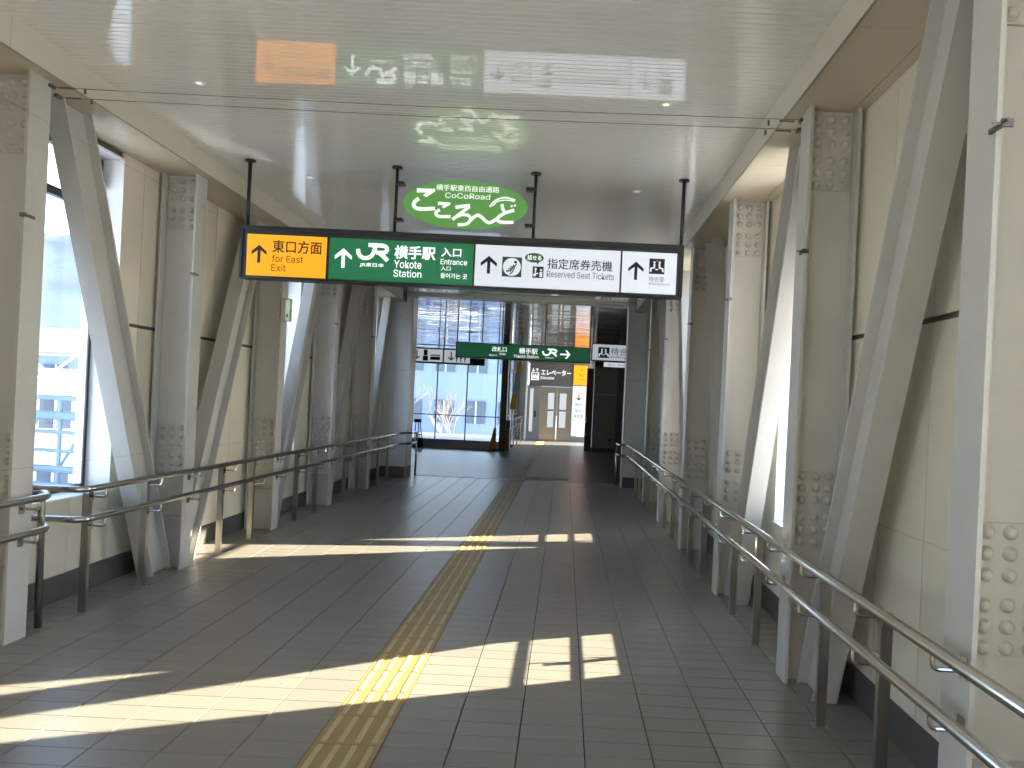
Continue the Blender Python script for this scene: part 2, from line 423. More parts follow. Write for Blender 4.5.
# ------------------------------------------------------------------ walls with panels, windows, baseboards
WZ0, WZ1 = .72, 3.27
nwin = 1
for s in (-1, 1):
    d = SIDE[s]; Wf, G = d['W'], d['G']; back = Wf+s*.26
    mb = MB(); panels = []
    for k in range(-3, 6):
        ya = yc(k) if k > -3 else Y0; yb = yc(k+1) if k < 5 else 14.45
        if is_win(k, s):
            wa, wb = yc(k)+(.47 if k > -2 else .2), yc(k)+(1.40 if k > -2 else 1.78)  # hindmost bay, out of view: opening widened to let in more fill light
            mb.box(*xs(Wf+s*.018, back), ya, wa-.012, 0, ZS+.05); mb.box(*xs(Wf+s*.018, back), wb+.012, yb, 0, ZS+.05)
            mb.box(*xs(Wf+s*.018, back), wa-.012, wb+.012, 0, WZ0-.012); mb.box(*xs(Wf+s*.018, back), wa-.012, wb+.012, WZ1+.012, ZS+.05)
            for (p, q) in ((ya, (ya+wa)/2), ((ya+wa)/2, wa), (wb, (wb+yb)/2), ((wb+yb)/2, yb)):
                panels.append((p, q, .18, 2.0)); panels.append((p, q, 2.025, ZS))
            panels.append((wa, (wa+wb)/2, .18, WZ0)); panels.append(((wa+wb)/2, wb, .18, WZ0))
        else:
            mb.box(*xs(Wf+s*.018, back), ya, yb, 0, ZS+.05)
            n = 4
            for q in range(n):
                p0 = ya+(yb-ya)*q/n; p1 = ya+(yb-ya)*(q+1)/n
                panels.append((p0, p1, .18, 2.0)); panels.append((p0, p1, 2.025, ZS))
    wl = mb.build('wall_'+d['n'], 'joint'); tag(wl, kind='structure')
    for (p, q, z0, z1) in panels:
        MB().box(*xs(Wf, Wf+s*.02), p+.0025, q-.0025, z0+.002, z1-.002).build('panel', 'wall', wl)
    bb = MB().box(*xs(Wf-s*.012, Wf+s*.018), Y0, 14.45, 0, .178).build('baseboard_'+d['n'], 'base'); tag(bb, kind='structure')
    for k in range(-3, 6):
        if not is_win(k, s): continue
        wa, wb = yc(k)+(.47 if k > -2 else .2), yc(k)+(1.40 if k > -2 else 1.78)  # unseen rear windows are made oversize for fill light
        wo_ = empty('window_%d' % nwin, kind='structure', loc=(0, 0, 0)); nwin += 1
        # reveals
        MB().box(*xs(Wf-s*.004, G+s*.03), wb, wb+.012, WZ0, WZ1).build('jamb', 'reveal', wo_)
        MB().box(*xs(Wf-s*.004, G+s*.03), wa-.012, wa, WZ0, WZ1).build('jamb', 'reveal', wo_)
        MB().box(*xs(Wf-s*.004, G+s*.03), wa-.012, wb+.012, WZ1, WZ1+.012).build('head', 'reveal', wo_)
        MB().box(*xs(Wf-s*.02, G+s*.03), wa-.012, wb+.012, WZ0-.014, WZ0).build('window_sill', 'reveal', wo_)
        f = MB()
        fr = MB(); t_ = .028
        g0, g1 = xs(G, G+s*.05)
        fr.box(g0, g1, wa, wa+t_, WZ0, WZ1); fr.box(g0, g1, wb-t_, wb, WZ0, WZ1)
        fr.box(g0, g1, wa+t_, wb-t_, WZ0, WZ0+.04); fr.box(g0, g1, wa+t_, wb-t_, WZ1-.05, WZ1); fr.box(g0, g1, wa+t_, wb-t_, 2.86, 2.92)
        fo = fr.build('window_frame', 'frame', wo_)
        sa = MB(); sa.box(g0-.01*s*s, g1, wb-t_-.02, wb-t_, WZ0+.04, 2.86).build('sash_edge', 'alum', fo)
        for (za, zb) in ((WZ0+.04, 2.86), (2.92, WZ1-.05)):
            MB().box(*xs(G+s*.022, G+s*.028), wa+t_, wb-t_, za, zb).build('pane', 'glass', wo_)
        if s == -1:
            op = MB().tube([(G-s*.02, wb-.05, 3.24), (G-s*.03, wb-.035, 2.9)], .012, 8).build('opener_arm', 'alum', wo_)
            MB().box(*xs(G-s*.05, G), wb-.10, wb-.03, 3.05, 3.25).build('opener_box', 'frame', wo_)

# ------------------------------------------------------------------ steel columns
ORD = {-3: None, -2: None, -1: None, 0: 'nearest', 1: 'second', 2: 'third', 3: 'fourth', 4: 'fifth', 5: 'sixth'}
LLAB = {1: 'steel H column at the left edge of the view, where the near handrail ends',
        2: 'steel H column left of the hanging sign, where two diagonal braces meet at its foot',
        3: 'steel H column on the left carrying the small emergency lamp box',
        4: 'third steel H column from the far end on the left, under the hanging sign',
        5: 'farthest steel H column on the left, just before the grey end pier'}
RLAB = {0: 'nearest steel H column at the right edge with large round bolts',
        1: 'steel H column on the right that carries the overhead wires',
        2: 'third steel H column from the camera on the right, beside the bright window',
        3: 'fourth steel H column from the camera on the right, in shade',
        4: 'fifth steel H column from the camera on the right, catching pale light',
        5: 'farthest steel H column on the right, just before the grey end pier'}
bolt = MB()
def lathe_y(mb, prof, seg=12):
    i = len(mb.v)
    for (r, h) in prof:
        for k in range(seg):
            w = 2*math.pi*k/seg; mb.v.append((r*math.cos(w), -h, r*math.sin(w)))
    for a in range(len(prof)-1):
        for k in range(seg):
            k2 = (k+1) % seg; mb.f.append((i+a*seg+k, i+a*seg+k2, i+(a+1)*seg+k2, i+(a+1)*seg+k))
    mb.f.append(tuple(i+(len(prof)-1)*seg+k for k in range(seg-1, -1, -1)))
lathe_y(bolt, [(.0255, 0), (.0255, .003), (.0205, .004), (.0195, .014), (.0145, .020), (.006, .0225)])
bolt_me = bolt.build('bolt', 'plate', smooth=True); bolt_data = bolt_me.data; bpy.data.objects.remove(bolt_me)
def column(s, k):
    d = SIDE[s]; y = yc(k); I, O = d['I'], d['O']
    lab = (LLAB if s < 0 else RLAB).get(k)
    if lab is None: lab = 'steel H column just outside the left edge of the view'
    y += .05 if (s, k) == (1, 0) else 0
    e = empty('steel_column', lab, 'column', 'steel columns along the corridor walls', loc=((I+O)/2, y, 0))
    cx = (I+O)/2
    def X(a): return a-cx
    hw = .088
    MB().box(*xs(X(I), X(I)+s*.018), -hw, hw, 0, ZS).build('flange', 'paint', e)
    MB().box(*xs(X(O), X(O)-s*.018), -hw, hw, 0, ZS).build('flange', 'paint', e)
    MB().box(*xs(X(I)+s*.018, X(O)-s*.018), -.006, .006, 0, ZS).build('web', 'paint', e)
    MB().box(*xs(X(I)+s*.018, X(O)-s*.018), -hw+.006, -.006, .43, .442).build('stiffener', 'paint', e)
    for (z0, z1) in ((.785, 1.225), (2.865, 3.31)):
        p = MB().box(*xs(X(I)+s*.03, X(O)-s*.03), -.019, -.006, z0, z1).build('splice_plate', 'plate', e)
        zm = (z0+z1)/2; pos = []
        for c in (-1, 0, 1):
            for r_ in (-.19, -.12, -.05, .05, .12, .19): pos.append((c*.078, -.019, zm+r_))
        if (s, k) in ((1, 0), (-1, 1), (1, 1)):
            for q in pos: link('bolt', bolt_data, None, p, q)
        else:
            mb = MB()
            for q in pos:
                i = len(mb.v); mb.v += [(v.co.x+q[0], v.co.y+q[1], v.co.z+q[2]) for v in bolt_data.vertices]
                mb.f += [tuple(i+a for a in f.vertices) for f in bolt_data.polygons]
            tag(mb.build('bolt_head', 'plate', p, smooth=True, fixn=False), kind='stuff')
    return e
for s in (-1, 1):
    for k in KS: column(s, k)

# ------------------------------------------------------------------ diagonal braces (H section, web in the wall plane)
BL = {(-1, 1): 'steel diagonal brace in front of the tall left window, leaning down away from the camera',
      (-1, 2): 'steel diagonal brace rising behind the left end of the hanging sign',
      (-1, 3): 'bluish lit diagonal brace beside the small emergency lamp on the left',
      (-1, 4): 'shaded diagonal brace on the left between the fourth and fifth columns',
      (-1, 5): 'farthest diagonal brace on the left with blue window light on it',
      (1, 0): 'large grey diagonal brace nearest the camera on the right',
      (1, 1): 'bright white diagonal brace in front of the nearest right window',
      (1, 2): 'shaded diagonal brace between the third and fourth columns on the right',
      (1, 3): 'diagonal brace lit by the second right window, behind the fourth column',
      (1, 4): 'diagonal brace on the right behind the fifth column',
      (1, 5): 'farthest diagonal brace on the right, beside the grey end pier'}
def brace(s, k):
    d = SIDE[s]; cx = (d['I']+d['O'])/2; y = yc(k)
    lab = BL.get((s, k), 'steel diagonal brace just outside the left edge of the view')
    e = empty('diagonal_brace', lab, 'brace', 'diagonal braces along the corridor walls', loc=(cx, y, 0))
    if k <= 1: top, bot = .47, 1.79
    else: top, bot = 1.51, .19
    dv = Vector((bot-top, -3.33)); L = dv.length; dn = dv/L; nn = Vector((dn.y, -dn.x))*-1
    if nn.x > 0: nn = -nn                     # towards the camera
    cosn = abs(dn.y)
    half = .137/cosn; th = .014/cosn; ww = .066
    def par(o0, o1, xa, xb, name):
        p = [(top+o0, ZS), (top+o1, ZS), (bot+o1, 0), (bot+o0, 0)]
        return MB().prismx(p, xa, xb).build(name, 'brace', e)
    par(-half, -half+th, -ww, ww, 'flange'); par(half-th, half, -ww, ww, 'flange')
    par(-half+th, half-th, -.006, .006, 'web')
    # foot gusset plates on the inner side
    xg = -s*(ww-.012)
    if s == -1 and k == 1 or s == 1 and k in (0, 1):
        g = MB().prismx([(bot-half-.02, 0), (bot-half-.006, 0), (bot-half-.006-.1, .34), (bot-half-.02-.1, .34)], -ww*.8, ww*.8).build('gusset_plate', 'brace', e)
    return e
for s in (-1, 1):
    for k in range(0, 6): brace(s, k)

# ------------------------------------------------------------------ handrails
RR = .0215
def bracket_mesh(s):
    mb = MB(); o = -s
    # origin at the face of the post / flange at bracket height; rail lies at (o*.12, *, +.05)
    mb.tube(fillet([(0, 0, 0), (o*.105, 0, 0), (o*.105, 0, .056)], .03), .0085, 8)
    mb.box(*xs(0, o*.006), -.022, .022, -.03, .045)
    me = mb.build('bracket', 'steel', smooth=False); dt = me.data; bpy.data.objects.remove(me); return dt
BR = {s: bracket_mesh(s) for s in (-1, 1)}
def rail(label, s, xr, zu, zl, upper, lower, posts, cols, xpost, loc):
    e = empty('handrail', label, 'handrail', 'stainless handrails', loc=loc)
    o = Vector(loc)
    def rel(P): return [Vector(p)-o for p in P]
    MB().tube(rel(upper), RR, 14).build('upper_rail', 'steel', e, smooth=True)
    MB().tube(rel(lower), RR, 14).build('lower_rail', 'steel', e, smooth=True)
    pm = MB().cbox(-.024, .024, -.016, .016, 0, zu-.05, .004)
    pm.box(-.04, .04, -.03, .03, 0, .004)
    pd = pm.build('post', 'post'); pdat = pd.data; bpy.data.objects.remove(pd)
    for y in posts:
        link('post', pdat, None, e, Vector((xpost, y, 0))-o)
        for z in (zu, zl): link('bracket', BR[s], None, e, Vector((xpost-s*.022, y, z-.07))-o)
    for y in cols:
        for z in (zu, zl): link('bracket', BR[s], None, e, Vector((SIDE[s]['I'], y, z-.07))-o)
    return e
xl, zul, zll = -3.055, .85, .655
xr_, zur, zlr = 1.225, .815, .622
def wrap(s, x, z, far=14.85):
    xe = -2.885 if s < 0 else 1.055
    return [(x, 14.05, z), (xe, 14.28, z), (xe, far, z)]
pl = []; prr = []
for k in range(-3, 6):
    for dd in (.62, 1.32):
        pl.append(yc(k)+dd); prr.append(yc(k)+dd)
for z in (0,):
    up = fillet([(-3.47, 4.84, zul), (xl, 4.84, zul)] + wrap(-1, xl, zul), .09)
    lo = fillet([(-3.47, 4.84, zll), (xl, 4.84, zll)] + wrap(-1, xl, zll), .09)
    rail('long double stainless handrail along the left wall, from the window to the far pier', -1, xl, zul, zll, up, lo, [y for y in pl if 4.9 < y < 14.0], [yc(k) for k in (2, 3, 4, 5)], -3.17, (xl, 9, 0))
    up = fillet([(xl, Y0, zul), (xl, 4.5, zul), (-3.22, 4.68, zul), (-3.22, 4.70, 0)], .08)
    lo = fillet([(xl, Y0, zll), (xl, 4.5, zll), (-3.215, 4.68, zll)], .08)
    rail('short end of a stainless handrail at the left edge, bent down to the floor', -1, xl, zul, zll, up, lo, [y for y in pl if y < 4.3], [yc(k) for k in (0, 1)], -3.17, (xl, 1, 0))
    up = fillet([(xr_, Y0, zur)] + wrap(1, xr_, zur), .09)
    lo = fillet([(xr_, Y0, zlr)] + wrap(1, xr_, zlr), .09)
    rail('double stainless handrail running the whole length of the right wall', 1, xr_, zur, zlr, up, lo, [y for y in prr if y < 14.0], [yc(k) for k in KS], 1.345, (xr_, 5, 0))
for s in (-1, 1):        # end posts at the piers belong to the handrails
    par = [o for o in bpy.data.objects if o.get('category') == 'handrail' and (('far pier' in o['label']) if s < 0 else ('right wall' in o['label']))][0]
    x = -2.885 if s < 0 else 1.055
    zu = zul if s < 0 else zur
    MB().tube([Vector((x, 14.85, zu))-par.location, Vector((x, 14.85, 0))-par.location], RR, 12).build('end_post', 'steel', par, smooth=True)

# ------------------------------------------------------------------ end piers at the corridor mouth
for s in (-1, 1):
    x0, x1 = (-3.52, -2.98) if s < 0 else (1.145, 1.68)
    p = MB().box(x0+.01, x1-.01, 14.42, 14.86, 0, ZC+.02).build('wall_pier_'+SIDE[s]['n'], 'joint'); tag(p, kind='structure')
    MB().box(x0, x1, 14.40, 14.87, .2, 2.04).build('panel', 'pier', p); MB().box(x0, x1, 14.40, 14.87, 2.055, ZC).build('panel', 'pier', p)
    MB().box(x0-.002, x1+.002, 14.398, 14.872, 2.04, 2.055).build('joint_strip', 'alum', p)
    MB().box(x0-.004, x1+.004, 14.39, 14.88, 0, .2).build('baseboard', 'base', p)
    c = (x1 if s < 0 else x0)
    MB().box(c-.012, c+.012, 14.375, 14.40, 0, ZC).build('corner_guard', 'alum', p)
# walls beside the mouth and the concourse shell
tag(MB().box(-9, -3.4, 14.6, 14.84, 0, ZC+.02).build('wall_near', 'midgrey'), kind='structure')
tag(MB().box(1.6, 3.2, 14.6, 14.84, 0, ZC+.02).build('wall_near', 'midgrey'), kind='structure')
tag(MB().box(3.0, 3.2, 14.84, 25.0, 0, ZC+.02).build('wall_right', 'midgrey'), kind='structure')
tag(MB().box(1.68, 3.2, 24.8, 25.0, 0, ZC+.02).build('wall_far', 'midgrey'), kind='structure')
tag(MB().box(-9.2, -9, 14.6, 23.7, 0, ZC+.02).build('wall_left', 'midgrey'), kind='structure')
tag(MB().box(-9, -1.84, 23.42, 23.6, 0, .24).build('wall_far', 'pier'), kind='structure')

tag(MB().box(-3.9, 2.05, Y0-.15, Y0, -.2, ZC+.5).build('wall_back', 'wall'), kind='structure')  # added out of view to cut light from the open corridor behind
# unseen roof slabs above everything, added to keep the sun out
tag(MB().box(-4.0, 2.15, Y0, 14.6, ZC+.3, ZC+.55).build('roof', 'alum'), kind='structure')
tag(MB().box(-9.6, 3.8, 14.6, 33.2, ZC+.3, ZC+.6).build('roof', 'alum'), kind='structure')

# ------------------------------------------------------------------ main hanging sign
SY = 6.40
sg = empty('hanging_sign', 'long hanging direction sign with orange, green and white panels', 'sign', loc=(-.935, SY, 2.49))
def srel(o):      # children are modelled in world coordinates
    o.matrix_parent_inverse = Matrix.Translation((.935, -SY, -2.49)); return o
def sp(mb, name, m, par=None, **kw):
    o = mb.build(name, m, None, **kw); o.parent = par or sg
    if par is None: srel(o)
    return o
case = MB()
case.box(-2.815, .945, SY, SY+.14, 2.49, 2.935); sp(case, 'case', 'navy')
for (x, m) in ((-2.815, 0), (.925, 0)):
    sp(MB().box(x, x+.02, SY-.012, SY, 2.49, 2.935), 'rim', 'navy')
sp(MB().box(-2.795, .925, SY-.012, SY, 2.905, 2.935), 'rim', 'navy'); sp(MB().box(-2.795, .925, SY-.012, SY, 2.49, 2.503), 'rim', 'navy')
def panel(x0, x1, m): return sp(MB().box(x0, x1, SY-.006, SY, 2.513, 2.862), 'panel', m)
P1 = panel(-2.757, -2.082, 'orange'); P2 = panel(-2.055, -.835, 'green'); P3 = panel(-.818, .412, 'white'); P4 = panel(.428, .89, 'white')
YT = SY-.0075
def stx(body, b, m, par, bold=.0): return text('lettering', body, b[0], b[1], b[2], b[3], YT, m, par, bold*2.5)
def up_arrow(cx, cz, w, h, m, par, y0=None, y1=None, name='arrow', rot=0.0, t=None):
    y0 = SY-.0085 if y0 is None else y0; y1 = SY-.006 if y1 is None else y1
    t = w*.19 if t is None else t
    P = []
    def poly(pts):
        q = []
        for (a, b) in pts:
            ca, sa = math.cos(rot), math.sin(rot); q.append((cx+a*ca-b*sa, cz+a*sa+b*ca))
        return q
    mb = MB()
    mb.prism(poly([(-t/2, -h/2), (t/2, -h/2), (t/2, h/2-t*.7), (-t/2, h/2-t*.7)]), y0, y1)
    hw = w/2; k = w*.5
    for sg_ in (-1, 1):
        pts = [(0, h/2), (0, h/2-t*1.45), (sg_*(hw-t*.05), h/2-k-t*.75), (sg_*hw, h/2-k+t*.35)]
        mb.prism(poly(pts), y0-.0002, y1)
    return mb.build(name, m, par)
up_arrow(-2.652, 2.696, .129, .153, 'ink', P1)
stx('東口方面', (-2.33, 2.767, .421, .110), 'ink', P1, .012); stx('for East', (-2.409, 2.662, .264, .060), 'ink', P1, .004); stx('Exit', (-2.481, 2.585, .123, .060), 'ink', P1, .004)
up_arrow(-1.936, 2.693, .145, .165, 'wlet', P2)
def jr_logo(cx, cz, w, h, y0, y1, m, par, name='logo'):
    def q(x, y): return (cx+(x-567)/140*w, cz-(y-117)/76*h)
    mb = MB(); t = 17/140*w
    mb.ribbon([q(*p) for p in [(504, 106), (506, 122), (514, 136), (530, 144), (548, 142), (562, 134), (571, 120), (575, 104), (578, 88)]], t, y0, y1)
    mb.ribbon([q(*p) for p in [(548, 87), (606, 87), (620, 90), (628, 98), (628, 106), (621, 115), (608, 118), (583, 118)]], t, y0-.0002, y1)
    mb.ribbon([q(*p) for p in [(592, 117), (612, 131), (632, 150)]], t*1.05, y0-.0004, y1)
    return mb.build(name, m, par)
jr_logo(-1.689, 2.754, .278, .151, SY-.0085, SY-.006, 'wlet', P2)
stx('JR東日本', (-1.691, 2.644, .205, .038), 'wlet', P2, .012)
stx('横手駅', (-1.33, 2.766, .348, .113), 'wlet', P2, .018); stx('Yokote', (-1.387, 2.664, .232, .066), 'wlet', P2, .005); stx('Station', (-1.386, 2.586, .238, .062), 'wlet', P2, .005)
stx('入口', (-1.022, 2.783, .169, .074), 'wlet', P2, .018); stx('Entrance', (-.997, 2.702, .224, .046), 'wlet', P2, .005)
stx('入口', (-1.063, 2.646, .083, .036), 'wlet', P2, .01); stx('들어가는 곳', (-.992, 2.584, .226, .045), 'wlet', P2, .006)
up_arrow(-.701, 2.694, .139, .151, 'ink', P3)
# green seat pictogram
ic = sp(MB().box(-.587, -.421, SY-.0078, SY-.006, 2.600, 2.768), 'pictogram', 'inkgreen', P3)
def disc(cx, cz, rx, rz, y0, y1, n=28): return MB().prism([(cx+rx*math.cos(2*math.pi*i/n), cz+rz*math.sin(2*math.pi*i/n)) for i in range(n)], y0, y1)
sp(disc(-.504, 2.684, .076, .076, SY-.0086, SY-.0076), 'pictogram', 'white', P3)
mb = MB(); ya, yb = SY-.0096, SY-.0084
mb.ribbon([(-.552, 2.648), (-.515, 2.650), (-.487, 2.700)], .014, ya, yb); mb.ribbon([(-.535, 2.664), (-.508, 2.668), (-.490, 2.698)], .010, ya-.0002, yb)
mb.ribbon([(-.520, 2.625), (-.500, 2.640), (-.468, 2.712)], .010, ya-.0004, yb); mb.ribbon([(-.505, 2.690), (-.522, 2.676)], .008, ya, yb)
mb.prism([(-.474+.013*math.cos(i*.524), 2.726+.013*math.sin(i*.524)) for i in range(12)], ya, yb)
sp(mb, 'pictogram', 'inkgreen', P3)
mb = disc(-.317, 2.770, .080, .040, SY-.0085, SY-.006); mb.prism([(-.30, 2.735), (-.275, 2.742), (-.283, 2.712)], SY-.0085, SY-.006); sp(mb, 'speech_bubble', 'inkgreen', P3)
text('lettering', '話せる', -.317, 2.771, .118, .042, SY-.0092, 'wlet', P3, .02)
sp(MB().box(-.327, -.235, SY-.008, SY-.006, 2.602, 2.698), 'pictogram', 'ink', P3)
mb = MB(); ya, yb = SY-.0092, SY-.0079
mb.box(-.268, -.244, ya, yb, 2.61, 2.652); mb.box(-.322, -.296, ya, yb, 2.615, 2.635)
for (cx, cz) in ((-.256, 2.668), (-.302, 2.678)): mb.prism([(cx+.010*math.cos(i*.628), cz+.010*math.sin(i*.628)) for i in range(10)], ya, yb)
mb.ribbon([(-.302, 2.668), (-.305, 2.636), (-.28, 2.64)], .012, ya, yb); sp(mb, 'pictogram', 'white', P3)
stx('指定席券売機', (.07, 2.728, .55, .090), 'ink', P3, .006); stx('Reserved Seat Tickets', (.078, 2.640, .57, .056), 'grey_ink', P3, .002)
up_arrow(.546, 2.701, .131, .155, 'ink', P4)
sp(MB().box(.657, .787, SY-.008, SY-.006, 2.681, 2.811), 'pictogram', 'ink', P4)
def waiting(cx, cz, k, y0, y1, m, par):
    mb = MB()
    for s in (-1, 1):
        mb.prism([(cx+s*.022*k+.010*k*math.cos(i*.628), cz+.034*k+.010*k*math.sin(i*.628)) for i in range(10)], y0, y1)
        mb.ribbon([(cx+s*.020*k, cz+.022*k), (cx+s*.024*k, cz-.012*k), (cx+s*.050*k, cz-.016*k), (cx+s*.052*k, cz-.045*k)], .016*k, y0, y1)
    mb.prism([(cx-.012*k, cz-.020*k), (cx+.012*k, cz-.020*k), (cx+.012*k, cz-.030*k), (cx-.012*k, cz-.030*k)], y0, y1)
    mb.prism([(cx+.004*k*math.cos(i)+0, cz+.05*k+.004*k*math.sin(i)) for i in range(6)], y0, y1)
    return mb.build('pictogram', m, par)
waiting(.722, 2.744, 1.0, SY-.0092, SY-.0079, 'white', P4)
stx('待合室', (.723, 2.638, .129, .044), 'grey_ink', P4); stx('Waiting Room', (.746, 2.595, .179, .027), 'grey_ink', P4)
# hanger rods
for i, x in enumerate((-2.795, -1.53, -.34, .93)):
    rd = sp(MB().tube([(x, SY+.07, 2.93), (x, SY+.07, ZC)], .016 if i in (0, 3) else .014, 12), 'hanger_rod', 'black', smooth=True)
    fg = MB().tube([(x, SY+.07, ZC-.014), (x, SY+.07, ZC)], .045, 16).build('flange', 'black', None); fg.parent = rd
    if i in (1, 2):
        for z in (3.02, 3.08, 3.36, 3.40):
            pass
# ------------------------------------------------------------------ oval sign on a clear sheet between the middle rods
OY = SY+.01
ov = empty('oval_sign', 'green oval sign with white brush lettering above the long sign', 'sign', loc=(-.93, OY, 3.2))
def op(mb, name, m, par=None, **kw):
    o = mb.build(name, m, None, **kw); o.parent = par or ov
    if par is None: o.matrix_parent_inverse = Matrix.Translation((.93, -OY, -3.2))
    return o
op(MB().box(-1.47, -.40, OY+.012, OY+.016, 2.97, 3.44), 'clear_sheet', 'acryl')
for x, dx in ((-1.53, 1), (-.34, -1)):
    for z in (3.05, 3.36):
        op(MB().box(*xs(x, x+dx*.075), OY+.004, OY+.075, z-.012, z+.012), 'clip', 'black')
tilt = -.0
body = op(disc(-.927, 3.195, .53, .207, OY, OY+.01, 64), 'oval_board', 'oval')
def oq(x, y):                        # artwork units to metres on the board
    return (-.927+(x-513)/1000*1.178, 3.195-(y-240)/1000*1.178-.0)
y0, y1 = OY-.002, OY
def stroke(pts, w, dz=0.0, n=5):
    P = [Vector(p) for p in pts]; Q = []
    for i in range(len(P)-1):        # Catmull-Rom smoothing
        p0 = P[max(i-1, 0)]; p1 = P[i]; p2 = P[i+1]; p3 = P[min(i+2, len(P)-1)]
        for k in range(n):
            t = k/n; Q.append(.5*((2*p1)+(-p0+p2)*t+(2*p0-5*p1+4*p2-p3)*t*t+(-p0+3*p1-3*p2+p3)*t**3))
    Q.append(P[-1])
    return MB().ribbon([oq(*q) for q in Q], w/1000*1.178, y0-dz, y1)
def glyph(polys, strokes):
    mb = MB()
    for p in polys: mb.prism([oq(*q) for q in p], y0, y1)
    for i, (pts, w) in enumerate(strokes):
        st = stroke(pts, w, .0002*(i+1)); k = len(mb.v); mb.v += st.v; mb.f += [tuple(k+a for a in f) for f in st.f]
    op(mb, 'brush_letter', 'ovalw', body)
glyph([[(160, 136), (292, 134), (292, 152), (232, 196), (206, 186), (228, 164), (160, 166)]], [([(178, 208), (150, 232), (142, 258), (160, 278), (200, 284), (296, 276)], 27)])
glyph([[(316, 226), (406, 228), (406, 242), (362, 270), (344, 262), (360, 248), (316, 250)]], [([(332, 284), (306, 302), (310, 322), (340, 332), (412, 328)], 22)])
glyph([], [([(444, 262), (500, 250), (548, 244)], 24), ([(545, 250), (500, 288), (426, 350)], 22), ([(440, 338), (490, 312), (540, 316), (556, 342), (530, 376), (466, 386)], 22)])
glyph([], [([(556, 348), (584, 322), (610, 310), (640, 326), (672, 354), (702, 358), (745, 330)], 23)])
glyph([], [([(778, 222), (786, 256), (806, 288)], 23), ([(868, 262), (806, 284), (762, 312), (752, 338), (780, 352), (868, 350)], 23), ([(845, 228), (852, 240)], 14), ([(868, 222), (876, 234)], 14)])
glyph([], [([(692, 246), (712, 214), (752, 186), (806, 174), (872, 190)], 12), ([(712, 238), (740, 208), (776, 196), (820, 192), (866, 200)], 7)])
c = oq(527, 124); text('lettering', '横手駅東西自由通路', c[0], c[1]+.003, .455*1.178, .052, OY-.0015, 'ovalw', body, .02)
c = oq(528, 176); text('lettering', 'CoCoRoad', c[0], c[1], .325*1.178, .046, OY-.0015, 'ovalw', body, .01)

# ------------------------------------------------------------------ second (far) hanging sign and its neighbours
S2 = 18.3
s2 = empty('hanging_sign', 'far green station sign with a right-pointing arrow', 'sign', loc=(0, S2, 0))
def fs_(mb, name, m, par, Yv): 
    o = mb.build(name, m, None); o.parent = par; return o
c2 = MB().box(-2.71, .56, 0, .14, 2.545, 2.925).build('case', 'navy', s2)
g2 = MB().box(-2.68, .53, -.006, 0, 2.575, 2.905).build('panel', 'green2', s2)
yy = -.008
text('lettering', '改札口', -1.65, 2.79, .355, .12, yy, 'wlet', g2, .02); text('lettering', 'Gate', -1.571, 2.68, .15, .05, yy, 'wlet', g2); text('lettering', '改札口', -1.80, 2.64, .19, .045, yy, 'wlet', g2)
text('lettering', '横手駅', -.947, 2.775, .45, .14, yy, 'wlet', g2, .02); text('lettering', 'Yokote Station', -1.0, 2.645, .60, .075, yy, 'wlet', g2)
jr_logo(-.429, 2.765, .365, .19, yy-.002, yy, 'wlet', g2); text('lettering', 'JR東日本', -.429, 2.635, .2, .035, yy, 'wlet', g2, .02)
up_arrow(-.049, 2.735, .20, .25, 'wlet', g2, yy-.002, yy, rot=-math.pi/2)
for x in (-2.69, -1.6, -.55, .54): MB().tube([(x, .07, 2.92), (x, .07, ZC)], .016, 8).build('hanger_rod', 'black', s2)
s3 = empty('hanging_sign', 'grey waiting room sign partly hidden by the far right pier', 'sign', loc=(0, S2+.05, 0))
MB().box(.585, 2.0, 0, .14, 2.62, 3.05).build('case', 'navy', s3)
g3 = MB().box(.61, 1.97, -.006, 0, 2.645, 3.025).build('panel', 'blind', s3)
MB().box(.745, 1.02, -.009, -.006, 2.70, 2.96).build('pictogram', 'ink', g3)
waiting(.882, 2.825, 2.1, -.012, -.008, 'white', g3)
text('lettering', '待合室', 1.36, 2.87, .62, .17, -.008, 'ink', g3, .01); text('lettering', 'Waiting Room', 1.38, 2.73, .66, .08, -.008, 'ink', g3)
for x in (.62, 1.9): MB().tube([(x, .07, 3.04), (x, .07, ZC)], .016, 8).build('hanger_rod', 'black', s3)
s5 = empty('notice_strip', 'small white notice strip under the waiting room sign', 'sign', loc=(0, S2+.08, 0))
n5 = MB().box(.90, 1.62, 0, .02, 2.49, 2.60).build('board', 'white', s5)
text('lettering', '改札口・待合室', 1.2, 2.545, .42, .055, -.003, 'inkgreen', n5, .01)
for x in (.95, 1.55): MB().tube([(x, .03, 2.55), (x, .03, 2.6195)], .008, 6).build('hanger_rod', 'black', s5)
s4 = empty('hanging_sign', 'pale backlit sign with two down arrows and restroom symbols, left of the green sign', 'sign', loc=(0, 20.2, 0))
MB().box(-4.6, -2.2, .0, .12, 2.455, 2.87).build('case', 'navy', s4)
